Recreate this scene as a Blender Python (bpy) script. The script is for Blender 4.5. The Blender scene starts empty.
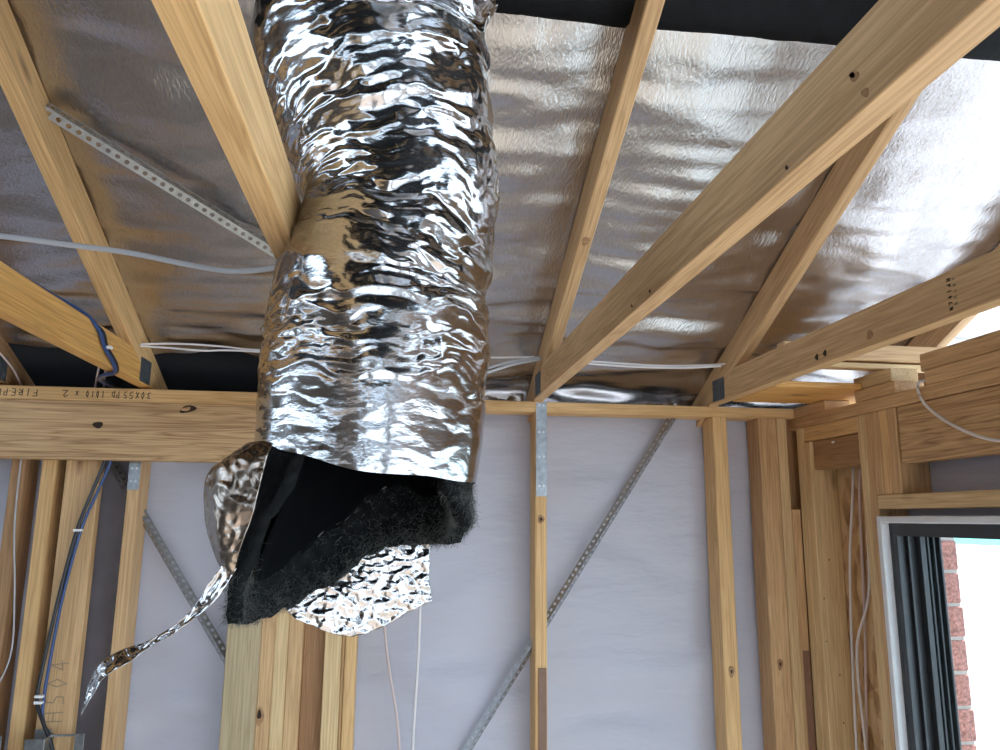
import bpy, bmesh, math, random
from mathutils import Vector, Matrix, noise
random.seed(11)
S = bpy.context.scene
C = S.collection
PI = math.pi

# ------------------------------------------------------------------ camera
CAMZ = 2.07
cam_d = bpy.data.cameras.new('camera'); cam = bpy.data.objects.new('camera', cam_d); C.objects.link(cam)
Rv = Vector((0.99149468, -0.12986476, 0.00857028)); Uv = Vector((-0.03281233, -0.18570661, 0.98205723))
Fv = Vector((0.12594307, 0.97398573, 0.18838828))
cam.matrix_world = Matrix(((Rv.x, Uv.x, -Fv.x, 0), (Rv.y, Uv.y, -Fv.y, 0), (Rv.z, Uv.z, -Fv.z, CAMZ), (0, 0, 0, 1)))
cam_d.sensor_width = 36; cam_d.lens = 27.0; cam_d.clip_start = .02   # 750 px focal length on 1000 px
S.camera = cam

# ------------------------------------------------------------------ world, exposure
w = bpy.data.worlds.new('sky'); S.world = w; w.use_nodes = True
wn = w.node_tree.nodes; bg = wn['Background']
bg.inputs[0].default_value = (0.66, 0.83, 1.0, 1); bg.inputs[1].default_value = 2.5
S.view_settings.view_transform = 'Standard'; S.view_settings.look = 'None'
S.view_settings.gamma = 1; S.view_settings.use_curve_mapping = False
S.view_settings.exposure = 0.84
S.cycles.max_bounces = 10; S.cycles.diffuse_bounces = 6; S.cycles.glossy_bounces = 5
S.cycles.caustics_reflective = True; S.cycles.sample_clamp_indirect = 12

sun_d = bpy.data.lights.new('sun', 'SUN'); sun_d.energy = 10; sun_d.angle = .02; sun_d.color = (1, .96, .90)
sun = bpy.data.objects.new('sun', sun_d); C.objects.link(sun)
sun.rotation_euler = Vector((-.72, -.16, -.80)).to_track_quat('-Z', 'Y').to_euler()
def portal(loc, rot, sx, sy):
    l = bpy.data.lights.new('window_daylight', 'AREA'); l.shape = 'RECTANGLE'; l.size = sx; l.size_y = sy
    l.cycles.is_portal = True
    o = bpy.data.objects.new('window_daylight', l); C.objects.link(o); o.location = loc; o.rotation_euler = rot
portal((1.47, -.35, 1.05), (0, PI/2, 0), 2.0, 4.5)          # sliding door in the right wall
portal((.35, -2.98, 1.05), (-PI/2, 0, 0), 1.5, 2.1)          # wide opening behind the photographer
portal((-3.38, .85, 1.50), (0, -PI/2, 0), 1.2, .6)          # window in the left wall

# ------------------------------------------------------------------ node helpers
def newmat(name):
    m = bpy.data.materials.new(name); m.use_nodes = True
    nt = m.node_tree; b = nt.nodes['Principled BSDF']
    return m, nt, b
def N(nt, t, **kw):
    n = nt.nodes.new(t)
    for k, v in kw.items(): setattr(n, k, v)
    return n
def ramp(nt, stops):
    r = N(nt, 'ShaderNodeValToRGB'); e = r.color_ramp.elements
    while len(e) < len(stops): e.new(.5)
    for i, (p, c) in enumerate(stops):
        e[i].position = p; e[i].color = (*c, 1)
    return r
def coords(nt, scale, rnd=True):
    tc = N(nt, 'ShaderNodeTexCoord'); L = nt.links
    out = tc.outputs['Object']
    if rnd:
        oi = N(nt, 'ShaderNodeObjectInfo'); ml = N(nt, 'ShaderNodeMath', operation='MULTIPLY'); ml.inputs[1].default_value = 37.0
        L.new(oi.outputs['Random'], ml.inputs[0])
        ad = N(nt, 'ShaderNodeVectorMath', operation='ADD'); L.new(out, ad.inputs[0]); L.new(ml.outputs[0], ad.inputs[1]); out = ad.outputs[0]
    mp = N(nt, 'ShaderNodeMapping'); mp.inputs['Scale'].default_value = scale; L.new(out, mp.inputs[0])
    return mp.outputs[0]
def simple(name, col, rough=.6, metal=0, noise_amt=0, nscale=30, bump=0, spec=.5):
    m, nt, b = newmat(name); L = nt.links
    b.inputs['Base Color'].default_value = (*col, 1); b.inputs['Roughness'].default_value = rough
    b.inputs['Metallic'].default_value = metal; b.inputs['Specular IOR Level'].default_value = spec
    if noise_amt or bump:
        v = coords(nt, (1, 1, 1)); n = N(nt, 'ShaderNodeTexNoise'); n.inputs['Scale'].default_value = nscale; n.inputs['Detail'].default_value = 5
        L.new(v, n.inputs['Vector'])
        if noise_amt:
            r = ramp(nt, [(.3, tuple(c*(1-noise_amt) for c in col)), (.7, tuple(min(1, c*(1+noise_amt)) for c in col))])
            L.new(n.outputs[0], r.inputs[0]); L.new(r.outputs[0], b.inputs['Base Color'])
        if bump:
            bp = N(nt, 'ShaderNodeBump'); bp.inputs['Strength'].default_value = bump; bp.inputs['Distance'].default_value = .003
            L.new(n.outputs[0], bp.inputs['Height']); L.new(bp.outputs[0], b.inputs['Normal'])
    return m

def pine(name, light, dark, knot=(.11, .045, .018), fig=.5, rough=.55, knots=True):
    m, nt, b = newmat(name); L = nt.links
    # growth-ring figure: stretched, distorted bands along the board
    v = coords(nt, (1.3, 26, 26))
    n1 = N(nt, 'ShaderNodeTexNoise'); n1.inputs['Scale'].default_value = 1.0; n1.inputs['Detail'].default_value = 3; n1.inputs['Distortion'].default_value = .6
    L.new(v, n1.inputs['Vector'])
    mu = N(nt, 'ShaderNodeMath', operation='MULTIPLY'); mu.inputs[1].default_value = 9.0; L.new(n1.outputs[0], mu.inputs[0])
    fr = N(nt, 'ShaderNodeMath', operation='PINGPONG'); fr.inputs[1].default_value = .5; L.new(mu.outputs[0], fr.inputs[0])
    r1 = ramp(nt, [(0.0, dark), (.28, tuple((a+c)/2 for a, c in zip(light, dark))), (.75, light)])
    dbl = N(nt, 'ShaderNodeMath', operation='MULTIPLY'); dbl.inputs[1].default_value = 2.0; L.new(fr.outputs[0], dbl.inputs[0]); L.new(dbl.outputs[0], r1.inputs[0])
    # broad tone
    v2 = coords(nt, (.9, 5, 5)); n2 = N(nt, 'ShaderNodeTexNoise'); n2.inputs['Scale'].default_value = 1.6; n2.inputs['Detail'].default_value = 4; L.new(v2, n2.inputs['Vector'])
    r2 = ramp(nt, [(.28, (light[0]*.70, light[1]*.64, light[2]*.58)), (.5, tuple(c*.93 for c in light)), (.72, tuple(c*1.04 for c in light))]); L.new(n2.outputs[0], r2.inputs[0])
    mx = N(nt, 'ShaderNodeMix', data_type='RGBA'); mx.inputs[0].default_value = fig; L.new(r2.outputs[0], mx.inputs[6]); L.new(r1.outputs[0], mx.inputs[7])
    col = mx.outputs[2]
    # fine fibre
    v3 = coords(nt, (6, 220, 220)); n3 = N(nt, 'ShaderNodeTexNoise'); n3.inputs['Scale'].default_value = 1; n3.inputs['Detail'].default_value = 2; L.new(v3, n3.inputs['Vector'])
    r3 = ramp(nt, [(.25, (.74, .70, .66)), (.7, (1.06, 1.06, 1.06))]); L.new(n3.outputs[0], r3.inputs[0])
    m3 = N(nt, 'ShaderNodeMix', data_type='RGBA', blend_type='MULTIPLY'); m3.inputs[0].default_value = 1; L.new(col, m3.inputs[6]); L.new(r3.outputs[0], m3.inputs[7]); col = m3.outputs[2]
    if knots:
        v4 = coords(nt, (2.6, 8.5, 8.5)); vo = N(nt, 'ShaderNodeTexVoronoi'); vo.inputs['Scale'].default_value = 1.0; L.new(v4, vo.inputs['Vector'])
        kr = ramp(nt, [(.045, (1, 1, 1)), (.075, (.55, .55, .55)), (.14, (0, 0, 0))]); L.new(vo.outputs['Distance'], kr.inputs[0])
        sp = N(nt, 'ShaderNodeSeparateColor'); L.new(vo.outputs['Color'], sp.inputs[0])
        gt = N(nt, 'ShaderNodeMath', operation='GREATER_THAN'); gt.inputs[1].default_value = .45; L.new(sp.outputs[0], gt.inputs[0])
        km = N(nt, 'ShaderNodeMath', operation='MULTIPLY'); L.new(kr.outputs[0], km.inputs[0]); L.new(gt.outputs[0], km.inputs[1])
        mk = N(nt, 'ShaderNodeMix', data_type='RGBA'); L.new(km.outputs[0], mk.inputs[0]); L.new(col, mk.inputs[6]); mk.inputs[7].default_value = (*knot, 1); col = mk.outputs[2]
    L.new(col, b.inputs['Base Color']); b.inputs['Roughness'].default_value = rough; b.inputs['Specular IOR Level'].default_value = .3
    bp = N(nt, 'ShaderNodeBump'); bp.inputs['Strength'].default_value = .25; bp.inputs['Distance'].default_value = .001
    L.new(n3.outputs[0], bp.inputs['Height']); L.new(bp.outputs[0], b.inputs['Normal'])
    return m

M = {}
M['pine'] = pine('pine_yellow', (.76, .495, .235), (.55, .30, .115))
M['pine_tan'] = pine('pine_tan', (.68, .445, .235), (.46, .265, .12))
M['pine_orange'] = pine('pine_orange', (.78, .45, .15), (.62, .30, .08), fig=.7)
M['pine_pale'] = pine('pine_pale', (.75, .545, .30), (.56, .37, .18))
M['pine_grey'] = pine('pine_grey', (.50, .40, .25), (.40, .30, .17))
M['pine_brown'] = pine('pine_brown', (.42, .245, .125), (.29, .155, .07))
M['lintel_wood'] = pine('lintel_wood', (.62, .405, .215), (.28, .15, .065), fig=.72)
M['galv'] = simple('galvanised_steel', (.36, .38, .40), .36, .9, .22, 60)
M['galv_brace'] = simple('pale_galvanised_brace', (.38, .40, .42), .36, .8, .15, 60)
M['galv_dark'] = simple('dark_nail_plate_steel', (.16, .18, .21), .5, .7, .25, 90)
M['black_frame'] = simple('charcoal_aluminium', (.035, .037, .042), .38, .2)
M['white_paint'] = simple('white_reveal_paint', (.72, .74, .78), .5, 0, .06, 25)
M['cable_white'] = simple('white_cable_sheath', (.72, .68, .68), .4)
M['cable_grey'] = simple('grey_cable_sheath', (.42, .42, .44), .4)
M['cable_pink'] = simple('pinkish_cable_sheath', (.60, .48, .46), .4)
M['cable_blue'] = simple('navy_cable_sheath', (.025, .065, .20), .32)
M['cable_black'] = simple('black_cable_sheath', (.012, .013, .018), .35)
M['tie_white'] = simple('white_plastic', (.85, .86, .88), .4)
M['ink'] = simple('dark_marker_ink', (.075, .045, .025), .7)
M['pencil'] = simple('pencil_mark', (.30, .22, .135), .8)
M['tape_brown'] = simple('brown_packing_strip', (.20, .105, .065), .5, 0, .1, 40)
M['nail'] = simple('bright_nail_head', (.65, .65, .66), .3, 1)
M['dark_hole'] = simple('dark_timber_hole', (.03, .015, .008), .9)
M['wrap_shade'] = simple('shaded_wrap_grey', (.20, .185, .21), .8, 0, .1, 12)  # wall wrap tone with the shade put into the colour
M['wrap_grey'] = simple('grey_lilac_wrap', (.34, .33, .36), .7, 0, .06, 6)
M['concrete'] = simple('concrete_slab', (.33, .28, .24), .75, 0, .14, 3)
M['ground'] = simple('pale_paving', (.36, .38, .40), .9, 0, .08, 2)
M['lining'] = simple('bare_wall_lining', (.17, .13, .10), .8, 0, .12, 5)
M['teal'] = simple('pale_teal_paint', (.25, .62, .50), .5)
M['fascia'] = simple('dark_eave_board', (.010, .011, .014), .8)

def osb():
    m, nt, b = newmat('strand_board'); L = nt.links
    v = coords(nt, (18, 60, 40), False); vo = N(nt, 'ShaderNodeTexVoronoi'); vo.inputs['Scale'].default_value = 1; L.new(v, vo.inputs['Vector'])
    n = N(nt, 'ShaderNodeTexNoise'); n.inputs['Scale'].default_value = .6; n.inputs['Detail'].default_value = 5; L.new(v, n.inputs['Vector'])
    sp = N(nt, 'ShaderNodeSeparateColor'); L.new(vo.outputs['Color'], sp.inputs[0])
    ad = N(nt, 'ShaderNodeMath', operation='MULTIPLY_ADD'); ad.inputs[1].default_value = .5; L.new(sp.outputs[0], ad.inputs[0]); L.new(n.outputs[0], ad.inputs[2])
    r = ramp(nt, [(.35, (.20, .10, .04)), (.65, (.48, .28, .13)), (.95, (.62, .42, .22))]); L.new(ad.outputs[0], r.inputs[0])
    L.new(r.outputs[0], b.inputs['Base Color']); b.inputs['Roughness'].default_value = .6
    return m
M['osb'] = osb()

def foil(name, base, rough, scale1, scale2, strength, dist):
    m, nt, b = newmat(name); L = nt.links
    b.inputs['Base Color'].default_value = (*base, 1); b.inputs['Metallic'].default_value = 1; b.inputs['Roughness'].default_value = rough
    v = coords(nt, scale1, False); n = N(nt, 'ShaderNodeTexNoise'); n.inputs['Scale'].default_value = 1; n.inputs['Detail'].default_value = 3; L.new(v, n.inputs['Vector'])
    v2 = coords(nt, scale2, False); n2 = N(nt, 'ShaderNodeTexNoise'); n2.inputs['Scale'].default_value = 1; n2.inputs['Detail'].default_value = 2; L.new(v2, n2.inputs['Vector'])
    ad = N(nt, 'ShaderNodeMath', operation='MULTIPLY_ADD'); ad.inputs[1].default_value = .5; L.new(n2.outputs[0], ad.inputs[0]); L.new(n.outputs[0], ad.inputs[2])
    bp = N(nt, 'ShaderNodeBump'); bp.inputs['Strength'].default_value = strength; bp.inputs['Distance'].default_value = dist
    L.new(ad.outputs[0], bp.inputs['Height']); L.new(bp.outputs[0], b.inputs['Normal'])
    r = ramp(nt, [(.35, tuple(c*.86 for c in base)), (.65, base)]); L.new(n2.outputs[0], r.inputs[0]); L.new(r.outputs[0], b.inputs['Base Color'])
    return m
M['sark'] = foil('silver_sarking_foil', (.62, .60, .61), .27, (160, 90, 90), (420, 60, 60), .5, .0020)
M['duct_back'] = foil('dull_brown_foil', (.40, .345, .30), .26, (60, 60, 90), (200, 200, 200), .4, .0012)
M['duct'] = foil('bright_duct_foil', (.57, .57, .585), .16, (50, 50, 130), (170, 170, 300), .35, .0010)

def wrap_mat():
    m, nt, b = newmat('white_wall_wrap'); L = nt.links
    b.inputs['Base Color'].default_value = (.46, .45, .51, 1); b.inputs['Roughness'].default_value = .55
    tr = N(nt, 'ShaderNodeBsdfTranslucent'); tr.inputs[0].default_value = (.72, .72, .86, 1)
    mx = N(nt, 'ShaderNodeMixShader'); mx.inputs[0].default_value = .02
    L.new(b.outputs[0], mx.inputs[1]); L.new(tr.outputs[0], mx.inputs[2]); L.new(mx.outputs[0], nt.nodes['Material Output'].inputs[0])
    v = coords(nt, (3, 3, 9), False); n = N(nt, 'ShaderNodeTexNoise'); n.inputs['Scale'].default_value = 1.5; n.inputs['Detail'].default_value = 4; L.new(v, n.inputs['Vector'])
    bp = N(nt, 'ShaderNodeBump'); bp.inputs['Strength'].default_value = .6; bp.inputs['Distance'].default_value = .022; L.new(n.outputs[0], bp.inputs['Height']); L.new(bp.outputs[0], b.inputs['Normal'])
    return m
M['wrap'] = wrap_mat()
M['blanket'] = simple('black_roof_blanket', (.006, .0065, .008), .6, 0, .3, 40, .3, spec=.12)
M['batt'] = simple('black_insulation', (.007, .008, .009), .95, 0, .5, 70, 1.0, spec=.1)
M['liner'] = simple('black_liner', (.0015, .0018, .0025), .9, spec=.05)
M['fuzz'] = simple('grey_fibre', (.085, .09, .087), .9)
M['brick'] = simple('salmon_brick', (.40, .17, .14), .85, 0, .5, 130, .8)
M['mortar'] = simple('pale_mortar', (.46, .40, .37), .95, 0, .1, 80)
def glass():
    m, nt, b = newmat('clear_glass'); L = nt.links
    t = N(nt, 'ShaderNodeBsdfTransparent'); t.inputs[0].default_value = (.93, .97, .96, 1); g = N(nt, 'ShaderNodeBsdfGlossy'); g.inputs['Roughness'].default_value = .02
    mx = N(nt, 'ShaderNodeMixShader'); mx.inputs[0].default_value = .06; L.new(t.outputs[0], mx.inputs[1]); L.new(g.outputs[0], mx.inputs[2]); L.new(mx.outputs[0], nt.nodes['Material Output'].inputs[0])
    return m
M['glass'] = glass()

# ------------------------------------------------------------------ object helpers
def link(name, me, mat, parent=None):
    o = bpy.data.objects.new(name, me); C.objects.link(o)
    if mat: me.materials.append(M[mat] if isinstance(mat, str) else mat)
    if parent: o.parent = parent
    return o
def empty(name, loc=(0, 0, 0)):
    o = bpy.data.objects.new(name, None); C.objects.link(o); o.location = loc; o.empty_display_size = .1
    return o
def tag(o, label=None, cat=None, group=None, kind=None):
    if label: o['label'] = label
    if cat: o['category'] = cat
    if group: o['group'] = group
    if kind: o['kind'] = kind
    return o
def setworld(o, mat4, parent):
    if parent: o.parent = parent; o.matrix_parent_inverse = Matrix.Identity(4); o.matrix_local = parent.matrix_basis.inverted() @ mat4 if parent.parent is None else (parent.parent.matrix_basis @ parent.matrix_basis).inverted() @ mat4
    else: o.matrix_world = mat4
def boxmesh(lx, ly, lz, bev=.0015):
    bm = bmesh.new(); bmesh.ops.create_cube(bm, size=1)
    for v in bm.verts: v.co = Vector((v.co.x*lx, v.co.y*ly, v.co.z*lz))
    if bev: bmesh.ops.bevel(bm, geom=bm.edges[:], offset=bev, segments=1, affect='EDGES')
    me = bpy.data.meshes.new('board'); bm.to_mesh(me); bm.free(); return me
def beam(name, p0, p1, wd, ht, mat, parent=None, up=(0, 0, 1), bev=.0025):
    """timber from p0 to p1 (centre line); ht measured along 'up', wd across it; local X runs along the grain"""
    p0 = Vector(p0); p1 = Vector(p1); d = p1-p0; x = d.normalized(); z = Vector(up); z = (z - x*z.dot(x)).normalized(); y = z.cross(x)
    o = link(name, boxmesh(d.length, wd, ht, bev), mat)
    c = (p0+p1)/2
    setworld(o, Matrix(((x.x, y.x, z.x, c.x), (x.y, y.y, z.y, c.y), (x.z, y.z, z.z, c.z), (0, 0, 0, 1))), parent)
    return o
def bx(name, x0, x1, y0, y1, z0, z1, mat, parent=None, bev=.0025):
    """axis-aligned timber; the grain follows the longest side"""
    d = (x1-x0, y1-y0, z1-z0); k = d.index(max(d)); c = Vector(((x0+x1)/2, (y0+y1)/2, (z0+z1)/2))
    e = [Vector((1, 0, 0)), Vector((0, 1, 0)), Vector((0, 0, 1))]; a = e[k]; h = d[k]/2
    if k == 2: return beam(name, c-a*h, c+a*h, d[0], d[1], mat, parent, (0, 1, 0), bev)
    if k == 1: return beam(name, c-a*h, c+a*h, d[0], d[2], mat, parent, (0, 0, 1), bev)
    return beam(name, c-a*h, c+a*h, d[1], d[2], mat, parent, (0, 0, 1), bev)
def meshobj(name, verts, faces, mat, parent=None, smooth=True):
    me = bpy.data.meshes.new(name); me.from_pydata([tuple(v) for v in verts], [], faces); me.update()
    if smooth: me.polygons.foreach_set('use_smooth', [True]*len(me.polygons))
    o = link(name, me, mat)
    if parent: setworld(o, Matrix.Identity(4), parent)
    return o
def grid(nu, nv, f, name, mat, parent=None, smooth=True, close_u=False, thick=0):
    vs = [f(i/(nu if close_u else nu-1), j/(nv-1)) for j in range(nv) for i in range(nu)]
    fs = []
    for j in range(nv-1):
        for i in range(nu if close_u else nu-1):
            a = j*nu+i; b_ = j*nu+(i+1) % nu
            fs.append((a, b_, b_+nu, a+nu))
    o = meshobj(name, vs, fs, mat, parent, smooth)
    if thick:
        sm = o.modifiers.new('thickness', 'SOLIDIFY'); sm.thickness = thick; sm.offset = 0
    return o
def catmull(pts, n=10):
    P = [Vector(p) for p in pts]; P = [P[0]*2-P[1]] + P + [P[-1]*2-P[-2]]; out = []
    for i in range(1, len(P)-2):
        for k in range(n):
            t = k/n; a, b_, c, d = P[i-1], P[i], P[i+1], P[i+2]
            out.append(.5*((2*b_)+(c-a)*t+(2*a-5*b_+4*c-d)*t*t+(3*b_-a-3*c+d)*t**3))
    out.append(P[-2]); return out
def tube(name, pts, rx, ry, mat, parent=None, seg=10, n=10, up=(0, 0, 1)):
    P = catmull(pts, n); vs = []; fs = []
    for i, p in enumerate(P):
        t = (P[min(i+1, len(P)-1)]-P[max(i-1, 0)]).normalized()
        u = Vector(up); 
        if abs(u.dot(t)) > .95: u = Vector((0, 1, 0))
        s = t.cross(u).normalized(); u = s.cross(t)
        for k in range(seg):
            a = 2*PI*k/seg; vs.append(p+s*(rx*math.cos(a))+u*(ry*math.sin(a)))
    for i in range(len(P)-1):
        for k in range(seg): fs.append((i*seg+k, i*seg+(k+1) % seg, (i+1)*seg+(k+1) % seg, (i+1)*seg+k))
    fs.append(tuple(range(seg))[::-1]); fs.append(tuple((len(P)-1)*seg+k for k in range(seg)))
    return meshobj(name, vs, fs, mat, parent)
def nz(x, y, z=0): return noise.noise(Vector((x, y, z)))
def lerp_tab(t, tab):
    if t <= tab[0][0]: return tab[0][1]
    for (a, va), (b_, vb) in zip(tab, tab[1:]):
        if t <= b_:
            k = (t-a)/(b_-a); k = k*k*(3-2*k); return va+(vb-va)*k
    return tab[-1][1]

# ================================================================== SETTING
PITCH = .466
def rafter_under(Y): return 2.564+PITCH*(2.14-Y)
def roof_z(Y): return rafter_under(Y)+.0993

floor = link('floor', boxmesh(4.9, 5.6, .1, 0), 'concrete'); floor.location = (-1.0, -.25, -.05)
tag(floor, 'bare concrete slab floor of the unlined room', 'floor', kind='structure')
ground = link('ground', boxmesh(40, 40, .1, 0), 'ground'); ground.location = (0, 0, -.16)
tag(ground, 'sunlit pale paving outside the building', 'ground', kind='structure')

# ---- roof lining: silver foil under the upper black blanket
TR = [-1.39, -.80, -.20, .42, 1.02, 1.62, 2.22]                  # left faces of the trusses
def foil_f(u, v):
    X = -3.2+u*5.4; Y = 1.30+v*1.62
    if X < .15: Y = 1.30+v*(1.05+.06*nz(X*6, 1.3))              # the left sheet stops short of the eave
    i = [t for t in TR if t <= X]; a = i[-1] if i else -2.0
    k = ((X-a)/.6) % 1.0; sag = math.sin(PI*min(1, max(0, k)))
    z = roof_z(Y)+.004-.022*sag*(.7+.5*nz(X*1.3, Y*1.3, 5))
    low = max(0, (Y-1.75)/.7)
    z += ((.012+.012*low)*nz(X*2.2+3, Y*9, 1.7) + (.0055+.006*low)*nz(X*5, Y*22, 3.1))*min(1, (Y-1.25)/.15) + .0045*nz(X*11, Y*9, 8) + .0012*nz(X*50, Y*18, 9)
    z += .010*low*abs(nz(X*4+7, Y*15, 12.2)) * (1.0 if X > -.9 else .6)
    return Vector((X, Y, max(z, roof_z(Y)-.05)))
ceiling = grid(300, 190, foil_f, 'ceiling', 'sark')
tag(ceiling, 'wrinkled silver foil sarking laid under the sloping roof', 'roof foil', kind='structure')
RIDGE = -.9
def blanket_f(u, v):
    X = -3.4+u*5.65; Y = 1.328+v*(RIDGE-1.328)
    rib = min(1, max(0, (v-.04)/.05))
    z = roof_z(Y)+.012 + rib*.014*max(0, math.sin(X*2*PI/.11+2*nz(X*1.5, 4)))**6 + .003*nz(X*1.2, Y*3, 2)
    if v < .05: z -= .034*math.sin(PI*v/.05)**.6                    # rolled lower lip hanging below the foil
    return Vector((X, Y, z))
bl = grid(420, 60, blanket_f, 'roof_blanket', 'blanket')
tag(bl, 'black ribbed roof underlay above the top edge of the foil', 'roof underlay', kind='structure')
def rear_f(u, v): 
    return Vector((-3.4+u*5.65, RIDGE-v*2.6, roof_z(RIDGE)+.02-v*2.6*PITCH))
tag(grid(2, 2, rear_f, 'roof_rear', 'blanket'), 'black underlay of the rear roof slope behind the ridge', 'roof underlay', kind='structure')
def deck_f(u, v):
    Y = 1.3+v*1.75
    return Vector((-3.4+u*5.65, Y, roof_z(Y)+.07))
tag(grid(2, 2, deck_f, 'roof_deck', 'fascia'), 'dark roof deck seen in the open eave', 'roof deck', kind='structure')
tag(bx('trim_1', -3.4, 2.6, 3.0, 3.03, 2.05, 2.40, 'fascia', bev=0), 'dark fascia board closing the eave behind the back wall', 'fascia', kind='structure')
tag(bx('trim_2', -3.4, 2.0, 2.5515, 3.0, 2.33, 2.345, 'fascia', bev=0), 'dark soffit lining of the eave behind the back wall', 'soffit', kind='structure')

tag(bx('eave_light_block', 1.98, 2.0, 2.50, 3.0, 2.30, 2.62, 'fascia', bev=0), 'added dark board keeping light out of the eave at the right', 'light blocker', kind='structure')  # added out of view to stop light entering the open eave end
# ---- back wall
wb = empty('wall_back', (0, 2.4, 0)); tag(wb, 'timber stud wall with white wrap behind the hanging duct', 'wall', kind='structure')
def wrap_f(u, v):
    X = -3.2+u*4.62; Z = .02+v*2.41
    k = 0
    y = 2.503 + .020*nz(X*2, Z*1.5, 4) + .013*nz(X*2.2, Z*6+X, 1) + .040*max(0, nz(X*1.6+5, Z*5.5+X*2, 9))**1.3 + .030*max(0, nz(X*2.3+1, Z*9-X*1.5, 19))**1.5 + .003*nz(X*6, Z*26, 5)
    return Vector((X, min(max(y, 2.4915), 2.550), Z))
grid(150, 110, wrap_f, 'wall_wrap', 'wrap', wb)
bx('wrap_shade_strip', -1.0, -.80, 2.4905, 2.4913, .05, 2.40, 'wrap_shade', wb, bev=0)  # dark sheet standing in for a strip of wall wrap in shadow
bx('top_plate', -3.2, 1.33, 2.4, 2.49, 2.415, 2.45, 'pine', wb)
bx('bottom_plate', -3.2, 1.33, 2.4, 2.49, 0, .035, 'pine_tan', wb)
def stud(x0, x1, mat, y0=2.4, y1=2.49, z0=.035, z1=2.415, name='stud', parent=wb): return bx(name, x0, x1, y0, y1, z0, z1, mat, parent)
stud(-1.147, -1.108, 'pine_brown'); stud(-1.062, -1.022, 'pine'); stud(-.994, -.898, 'pine_tan', y1=2.435)
stud(-.815, -.780, 'pine_tan')
# posts carrying the right end of the lintel
stud(-.495, -.397, 'pine_grey', z1=2.2295)
stud(-.3965, -.3575, 'pine_tan', z1=2.2295); stud(-.357, -.318, 'pine_pale', z1=2.2295); stud(-.3175, -.276, 'pine_tan', z1=2.2295)
stud(-.2755, -.211, 'pine_brown', y0=2.43, z1=2.2295); stud(-.2105, -.161, 'pine_pale', z1=2.2295); stud(-.1600, -.151, 'pine_pale', y0=2.41, z1=2.2295); stud(-.150, -.117, 'pine', z1=2.2295)
st_mid = stud(.427, .465, 'pine'); stud(1.035, 1.085, 'pine')
stud(1.197, 1.262, 'pine_tan'); stud(1.2635, 1.298, 'pine_pale'); stud(1.2985, 1.400, 'pine_brown', y0=2.445); stud(1.2985, 1.3295, 'pine_tan', y0=2.40, y1=2.4445, z1=2.11)
bx('packing_strip', .437, .462, 2.3965, 2.3998, .9, 1.62, 'tape_brown', wb, .0005)
bx('packing_strip', 1.304, 1.326, 2.3965, 2.3998, .9, 1.66, 'tape_brown', wb, .0005)
# lintel over the fireplace opening, proud of the studs
bx('lintel', -3.1, -.10, 2.345, 2.3995, 2.2305, 2.404, 'lintel_wood', wb)
lp = bx('lintel_plate', -3.1, -.10, 2.345, 2.3995, 2.4045, 2.445, 'pine', wb)

# handwriting strokes (unit box glyphs), drawn as thin flat ribbons of ink
GL = {'F': [[(0, 0), (0, 1), (.7, 1)], [(0, .55), (.55, .55)]], 'I': [[(.3, 0), (.3, 1)]], 'R': [[(0, 0), (0, 1), (.6, .9), (.6, .6), (0, .5), (.65, 0)]],
      'E': [[(.7, 1), (0, 1), (0, 0), (.7, 0)], [(0, .5), (.5, .5)]], 'P': [[(0, 0), (0, 1), (.6, .95), (.6, .55), (0, .5)]], 'L': [[(0, 1), (0, 0), (.6, 0)]],
      'A': [[(0, 0), (.35, 1), (.7, 0)], [(.15, .4), (.55, .4)]], 'C': [[(.65, .9), (.2, 1), (0, .5), (.2, 0), (.65, .1)]],
      '1': [[(.3, 0), (.3, 1)]], '0': [[(.3, 0), (.05, .5), (.3, 1), (.6, .5), (.3, 0)]], '2': [[(0, .8), (.3, 1), (.6, .75), (0, 0), (.75, .05)]],
      'x': [[(0, .7), (.5, .05)], [(.55, .75), (0, 0)]], '3': [[(0, .95), (.55, .9), (.2, .55), (.6, .3), (.3, 0), (0, .1)]], '5': [[(.65, 1), (.1, 1), (.1, .6), (.6, .45), (.5, .05), (0, 0)]],
      'D': [[(0, 0), (0, 1), (.6, .6), (.5, .1), (0, 0)]], 'X': [[(0, 1), (.6, 0)], [(.6, 1), (0, 0)]], '4': [[(.5, 0), (.5, 1), (0, .35), (.75, .35)]], 'H': [[(0, 0), (0, 1)], [(.6, 0), (.6, 1)], [(0, .5), (.6, .5)]],
      'T': [[(0, 1), (.7, 1)], [(.35, 1), (.35, 0)]], 'O': [[(.3, 0), (.05, .5), (.3, 1), (.6, .5), (.3, 0)]], 'M': [[(0, 0), (0, 1), (.35, .4), (.7, 1), (.7, 0)]], 'G': [[(.65, .9), (.2, 1), (0, .5), (.2, 0), (.65, .1), (.65, .5), (.4, .5)]]}
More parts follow.
